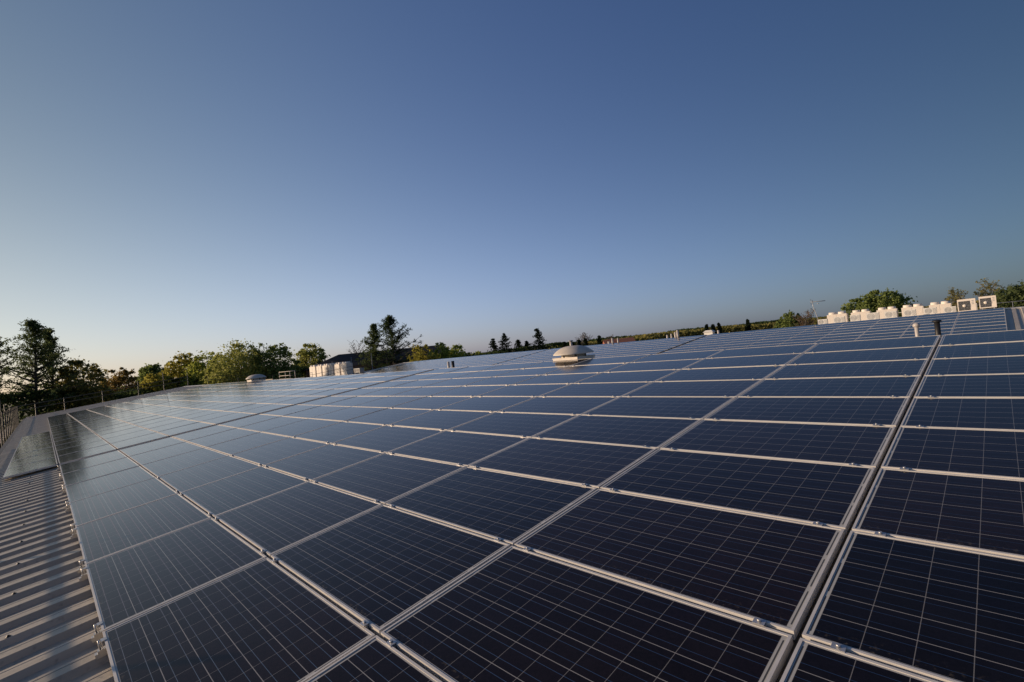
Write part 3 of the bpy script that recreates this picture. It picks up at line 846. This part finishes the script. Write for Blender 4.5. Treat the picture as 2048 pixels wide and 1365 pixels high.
def tree(kind, x, y, zt, W, tint, label, cat, group, seed):
    rnd = R(seed)
    H = zt - GZ
    o = empty('tree' if kind not in ('bush', 'conifer') else ('bush' if kind == 'bush' else 'conifer'), (x, y, GZ), 0, label, cat, group)
    rad = W / 2
    tr, cr = MB(), MB()
    bark = M_PALEBARK if kind == 'bare' else M_BARK
    dist = sqrt((x - loc.x) ** 2 + (y - loc.y) ** 2)
    px = dist / 482.0                                   # size of a picture point there
    def trunk(top, r0, lean=0.2):
        pts = [Vector((0, 0, 0))]
        n = 7
        for i in range(1, n + 1):
            pts.append(Vector((rnd.gauss(0, lean) * i / n, rnd.gauss(0, lean) * i / n, top * i / n)))
        tr.tube(pts, [r0 * (1 - .86 * i / n) for i in range(n + 1)], 0, 7)
        return pts
    def at(pts, z):
        for a_, b_ in zip(pts, pts[1:]):
            if a_.z <= z <= b_.z + 1e-6:
                return a_.lerp(b_, (z - a_.z) / (b_.z - a_.z))
        return pts[-1]
    def limb(p, d, L, r0, n=4, droop=0.0):
        pts = [p]; q = Vector(p); dd = Vector(d)
        for i in range(n):
            dd = (dd + Vector((rnd.gauss(0, .16), rnd.gauss(0, .16), rnd.gauss(0, .12) - droop))).normalized()
            q = q + dd * (L / n); pts.append(Vector(q))
        tr.tube(pts, [max(r0 * (1 - .85 * i / n), .008) for i in range(n + 1)], 0, 5, False)
        return pts
    clumps = []
    if kind in ('tall', 'loose', 'pine'):
        pts = trunk(H * .97, .16 + H * .007)
        z0 = H * (.30 if kind == 'tall' else .42 if kind == 'loose' else .45)
        n = 100 if kind == 'tall' else 60
        for i in range(n):
            t = (i + rnd.random()) / n
            z = z0 + (H * .985 - z0) * t ** .9
            if kind == 'tall': prof = (1 - t) ** .95 * (.75 + .35 * sin(min(t * 5, pi / 2)))
            else: prof = sqrt(max(0, 1 - (abs(t - .42) / .60) ** 2.2))
            Rr = rad * max(prof, .06) * rnd.uniform(.45, 1.22)
            a_ = rnd.uniform(0, 2 * pi)
            b_ = limb(at(pts, min(z, H * .95)), (cos(a_), sin(a_), .30 + .4 * t), Rr * 1.42, .035 + .02 * rad * (1 - t))
            for q in b_[1:]:
                if rnd.random() < .94: clumps.append((q, rnd.uniform(.24, .55) * (.5 + .10 * rad)))
        per, ls = (30 if kind == 'tall' else 18), max(px * .62, .07)
    elif kind == 'conifer':
        pts = trunk(H, .2)
        n = 26
        for i in range(n):
            t = (i + rnd.random()) / n
            z = H * (.28 + .71 * t)
            for w_ in range(4):
                a_ = rnd.uniform(0, 2 * pi)
                Rr = rad * (1 - t) ** .75 * rnd.uniform(.45, 1.15) + .12
                b_ = limb(at(pts, z), (cos(a_), sin(a_), .02 + .3 * t), Rr, .03, 3, .03)
                for q in b_[1:]: clumps.append((q, .26 + .2 * (1 - t)))
        per, ls = 9, max(px * .7, .15)
    elif kind in ('round', 'bush'):
        top = H * .80
        pts = trunk(top, .14 + H * .010)
        zc0 = H * (.26 if kind == 'round' else .06)
        zw = zc0 + (H - zc0) * .38                       # widest level of the dome
        lob = []
        for _ in range(9 if kind == 'round' else 7):     # big boughs that break the dome into billows
            a_, e_ = rnd.uniform(0, 2 * pi), rnd.uniform(-.2, 1.35)
            lob.append((Vector((cos(a_) * cos(e_), sin(a_) * cos(e_), sin(e_))), rnd.uniform(.90, 1.06)))
        n = int((70 if kind == 'round' else 50) + 8 * rad * rad)
        for i in range(n):
            a_ = rnd.uniform(0, 2 * pi); sz_ = rnd.uniform(-.95, 1.0); ch = sqrt(1 - sz_ * sz_)
            d_ = Vector((cos(a_) * ch, sin(a_) * ch, sz_))
            k_ = max(l_[1] * (.80 + .20 * max(0, d_.dot(l_[0])) ** 1.5) for l_ in lob)
            q_ = rnd.random() ** .30 * k_
            end = Vector((d_.x * rad * q_, d_.y * rad * q_, zw + d_.z * q_ * ((H - zw) if d_.z > 0 else (zw - zc0))))
            if i % 3 == 0:
                st = at(pts, min(top * .92, max(end.z * .55, .4)))
                mid = st.lerp(end, .5) + Vector((0, 0, -.06 * (end - st).length))
                tr.tube([st, mid, end], [.05 + .008 * H, .035, .012], 0, 5, False)
            clumps.append((end, rnd.uniform(.55, 1.0) * (.55 + .11 * rad)))
        for i in range(40):                              # shoots and tufts on the outline
            a_ = rnd.uniform(0, 2 * pi); sz_ = rnd.uniform(.0, 1.0); ch = sqrt(1 - sz_ * sz_)
            d_ = Vector((cos(a_) * ch, sin(a_) * ch, sz_))
            k_ = max(l_[1] * (.80 + .20 * max(0, d_.dot(l_[0])) ** 1.5) for l_ in lob) * rnd.uniform(.96, 1.06)
            clumps.append((Vector((d_.x * rad * k_, d_.y * rad * k_, zw + d_.z * k_ * (H - zw))), rnd.uniform(.18, .36)))
        per, ls = 54, max(px * .95, .13)
    else:                                 # bare tree: twigs and a thin haze of buds
        pts = trunk(H * .7, .10 + H * .006)
        for i in range(22):
            t = (i + rnd.random()) / 22
            z = H * (.30 + .40 * t)
            a_ = rnd.uniform(0, 2 * pi)
            b_ = limb(at(pts, z), (cos(a_) * .8, sin(a_) * .8, .9), min(rad * 1.15 * rnd.uniform(.7, 1.1), H - z), .05, 5)
            for q in b_[2:]:
                for w_ in range(3):
                    a2 = rnd.uniform(0, 2 * pi)
                    d2 = limb(q, (cos(a2), sin(a2), 1.1), rad * .35 * rnd.uniform(.6, 1.2), max(.02, px * .16), 3)
                    clumps.append((d2[-1], .25))
        per, ls = (2 if tint == 'twig' else 5 if tint == 'rusttwig' else 9), max(px * .45, .05)
    for c_, s_ in clumps:
        n = max(2, int(per * rnd.uniform(.5, 1.3)))
        for _ in range(n):
            p = c_ + Vector((rnd.gauss(0, 1), rnd.gauss(0, 1), rnd.gauss(0, .75))) * s_ * .62
            leaf(cr, p, ls * rnd.uniform(.6, 1.35), rnd, 0)
    tr.build('trunk', bark, o)
    cr.build('crown', LEAF[tint], o)
    return o

TREES = [
    ('loose', -90.2, -4.3, 9.0, 5.2, 'dark', 'sparse dark tree cut by the left edge of the picture'),
    ('tall', -92.3, -0.7, 12.3, 9.0, 'dark', 'tallest airy conical tree at the far left with visible trunk'),
    ('tall', -96.1, 1.2, 11.5, 6.6, 'dark', 'slightly lower conical tree just right of the tallest one'),
    ('round', -96.1, 4.0, 6.1, 6.6, 'olive', 'spreading olive brown tree right of the conical pair'),
    ('bush', -124.0, 8.4, 3.4, 3.4, 'deep', 'low dark bush in the dip at the left skyline'),
    ('bush', -114.9, 10.5, 4.7, 6.4, 'rust', 'rust brown bush behind the gable rail'),
    ('round', -147.8, 19.9, 6.9, 7.0, 'green', 'small round dark green treetop rising behind the yellow bushes'),
    ('bush', -107.8, 14.9, 3.9, 7.2, 'yellow', 'yellow green bush below the small round treetop'),
    ('round', -112.3, 20.3, 6.5, 8.0, 'yellow', 'yellow green tree at the left foot of the big round trees'),
    ('round', -105.5, 23.0, 6.3, 8.4, 'lime', 'lime green tree beside the biggest round tree'),
    ('round', -94.8, 25.4, 7.0, 11.0, 'fresh', 'biggest round spring green tree above the distant vent'),
    ('round', -93.0, 30.0, 6.4, 9.0, 'green', 'dark right-hand tree joined to the biggest round tree'),
    ('round', -105.2, 41.9, 6.7, 6.8, 'fresh', 'free-standing round tree left of the hipped building'),
    ('bare', -135.8, 60.7, 6.6, 2.6, 'twig', 'thin faint sapling above the cream condensers'),
    ('bare', -97.6, 49.6, 8.5, 5.6, 'twig', 'leafless grey tree in front of the hipped roof'),
    ('tall', -90.5, 49.7, 9.8, 6.2, 'dark', 'narrow conical tree left of the taller one at the hipped building'),
    ('tall', -86.2, 51.2, 10.8, 11.0, 'deep', 'tall dark conical tree in front of the hipped building'),
    ('bush', -77.1, 51.9, 3.7, 6.2, 'yellow', 'yellow bush at the right foot of the hipped roof'),
    ('bush', -79.8, 57.7, 3.5, 5.0, 'lime', 'rounded lime bush between two others by the far roof'),
    ('bush', -80.7, 62.5, 3.7, 6.4, 'lime', 'lime green bush farthest right of the three by the hipped building'),
    ('bush', -98.8, 84.1, 1.5, 6.4, 'lime', 'low green hedge bush left of the dark conifers'),
    ('conifer', -110.3, 100.9, 5.2, 6.4, 'pine', 'dense dark conifer leftmost of its group'),
    ('conifer', -108.0, 103.2, 6.3, 8.1, 'pine', 'broad layered conifer second in the dark group'),
    ('conifer', -112.1, 113.3, 4.2, 6.4, 'pine', 'small pointed conifer in the middle of the dark group'),
    ('conifer', -110.2, 115.3, 3.4, 5.6, 'pine', 'smallest conifer left of the tallest one'),
    ('conifer', -100.7, 110.6, 6.9, 9.1, 'pine', 'tallest layered conifer left of the mushroom vent'),
    ('bare', -103.0, 136.9, 4.9, 7.4, 'twig', 'wide leafless tree right of the mushroom vent'),
    ('bare', -107.5, 160.8, 3.8, 4.8, 'twig', 'small leafless tree behind the brick house'),
    ('bush', -42.6, 155.6, 3.7, 7.4, 'green', 'green bush on the right skyline left of the aerial'),
    ('bare', -33.7, 136.1, 4.6, 5.6, 'rusttwig', 'reddish twiggy bush just left of the aerial'),
    ('round', -19.9, 121.6, 4.4, 7.5, 'green', 'lower left half of the round tree behind the condensers'),
    ('round', -16.1, 122.6, 5.8, 10.0, 'green', 'big round green tree behind the condensers'),
    ('bare', -6.3, 149.8, 6.9, 5.4, 'olive', 'open airy tree behind the hidden single-fan unit'),
    ('bare', -1.5, 157.5, 7.9, 6.0, 'olive', 'taller open airy tree behind the right single-fan unit'),
    ('round', 4.0, 131.7, 3.8, 11.0, 'dark', 'broad dark tree at the right edge of the picture'),
]
for i, (kd, x, y, zt, W, tint, lb) in enumerate(TREES):
    tree(kd, x, y, zt, W, tint, lb, 'bush' if kd == 'bush' else 'tree', None, 100 + i)

# hedges and far woodland that read as one mass
def mass(name, pts, zt, jit, depth, n, ls, tint, label, seed):
    rnd = R(seed); mb = MB()
    seglen = [(Vector(b) - Vector(a)).length for a, b in zip(pts, pts[1:])]
    tot = sum(seglen)
    bumps = [(rnd.uniform(0, tot), rnd.uniform(2, 7), rnd.uniform(-1, 1)) for _ in range(int(tot / 3))]
    for _ in range(n):
        s = rnd.uniform(0, tot); k = 0; s0 = s
        while s > seglen[k]: s -= seglen[k]; k += 1
        f = s / seglen[k]
        p = Vector(pts[k]).lerp(Vector(pts[k + 1]), f)
        z1 = zt[k] + (zt[k + 1] - zt[k]) * f
        z1 += jit * sum(b_[2] * math.exp(-((s0 - b_[0]) / b_[1]) ** 2) for b_ in bumps) * .6
        h = (z1 - GZ) * (1 - rnd.random() ** 2.2)
        leaf(mb, Vector((p.x + rnd.gauss(0, depth), p.y + rnd.gauss(0, depth), GZ + h)), ls * rnd.uniform(.6, 1.4), rnd, 0)
    o = mb.build(name, LEAF[tint])
    tag(o, label, 'woodland', kind='stuff')
mass('undergrowth', [(-88, -18), (-92, -2), (-104, 8), (-112, 16), (-104, 24), (-98, 32), (-104, 44)], [1.5, 1.8, .9, .9, 2.2, 2.4, 1.0], .8, 1.6, 26000, .26, 'deep',
     'dark undergrowth massed below the trees on the left', 7)
mass('hedge', [(-150, 5), (-170, 30), (-165, 62)], [1.2, 1.5, 1.6], .8, 2, 9000, .42, 'green', 'far hedge closing the gaps between left-hand trees', 8)
mass('hedge', [(-90, 64), (-96, 84), (-112, 104), (-104, 116), (-110, 140)], [1.2, .8, 1.4, 1.6, 1.7], .5, 1.5, 12000, .30, 'deep', 'dark hedge at the foot of the conifers', 9)
mass('far_woodland', [(-125, 150), (-112, 175), (-105, 200), (-92, 215), (-75, 225), (-52, 235), (-30, 240), (10, 240)], [1.2, .6, 1.6, 1.5, 1.2, 1.1, 1.4, 1.3], .7, 4, 22000, .55, 'olive',
     'low far woodland along the skyline above the far ridge', 10)
mass('far_woodland', [(-140, 190), (-120, 215), (-96, 240), (-60, 255)], [1.4, 1.3, 2.2, 1.9], .7, 4, 12000, .6, 'deep',
     'darker strip of woodland behind the low far woodland', 11)
rnd = R(77)
for i, (x, y, z) in enumerate(((-98.5, 120, 2.4), (-97.0, 122.5, 2.5), (-96.0, 125, 2.6), (-95.5, 128, 3.0), (-96.5, 137, 3.4), (-82, 190, 3.9), (-80, 191, 3.6), (-78, 192, 3.9), (-70, 200, 4.2), (-52, 200, 4.2))):
    lbs = ['first tiny conifer right of the tallest conifer', 'second tiny conifer right of the tallest conifer', 'third tiny conifer right of the tallest conifer', 'fourth tiny conifer, just left of the mushroom hood',
           'tiny dark conifer hidden at the flue behind the mushroom hood', 'tiny dark conifer above the leftmost low pipe', 'tiny conifer in the middle of three above the low pipes',
           'right one of three tiny conifers above the low pipes', 'lone tiny conifer right of the four pipes', 'lone tiny conifer above the white roof box']
    tree('conifer', x, y, z - .5, 2.6, 'pine', lbs[i], 'tree', None, 300 + i)
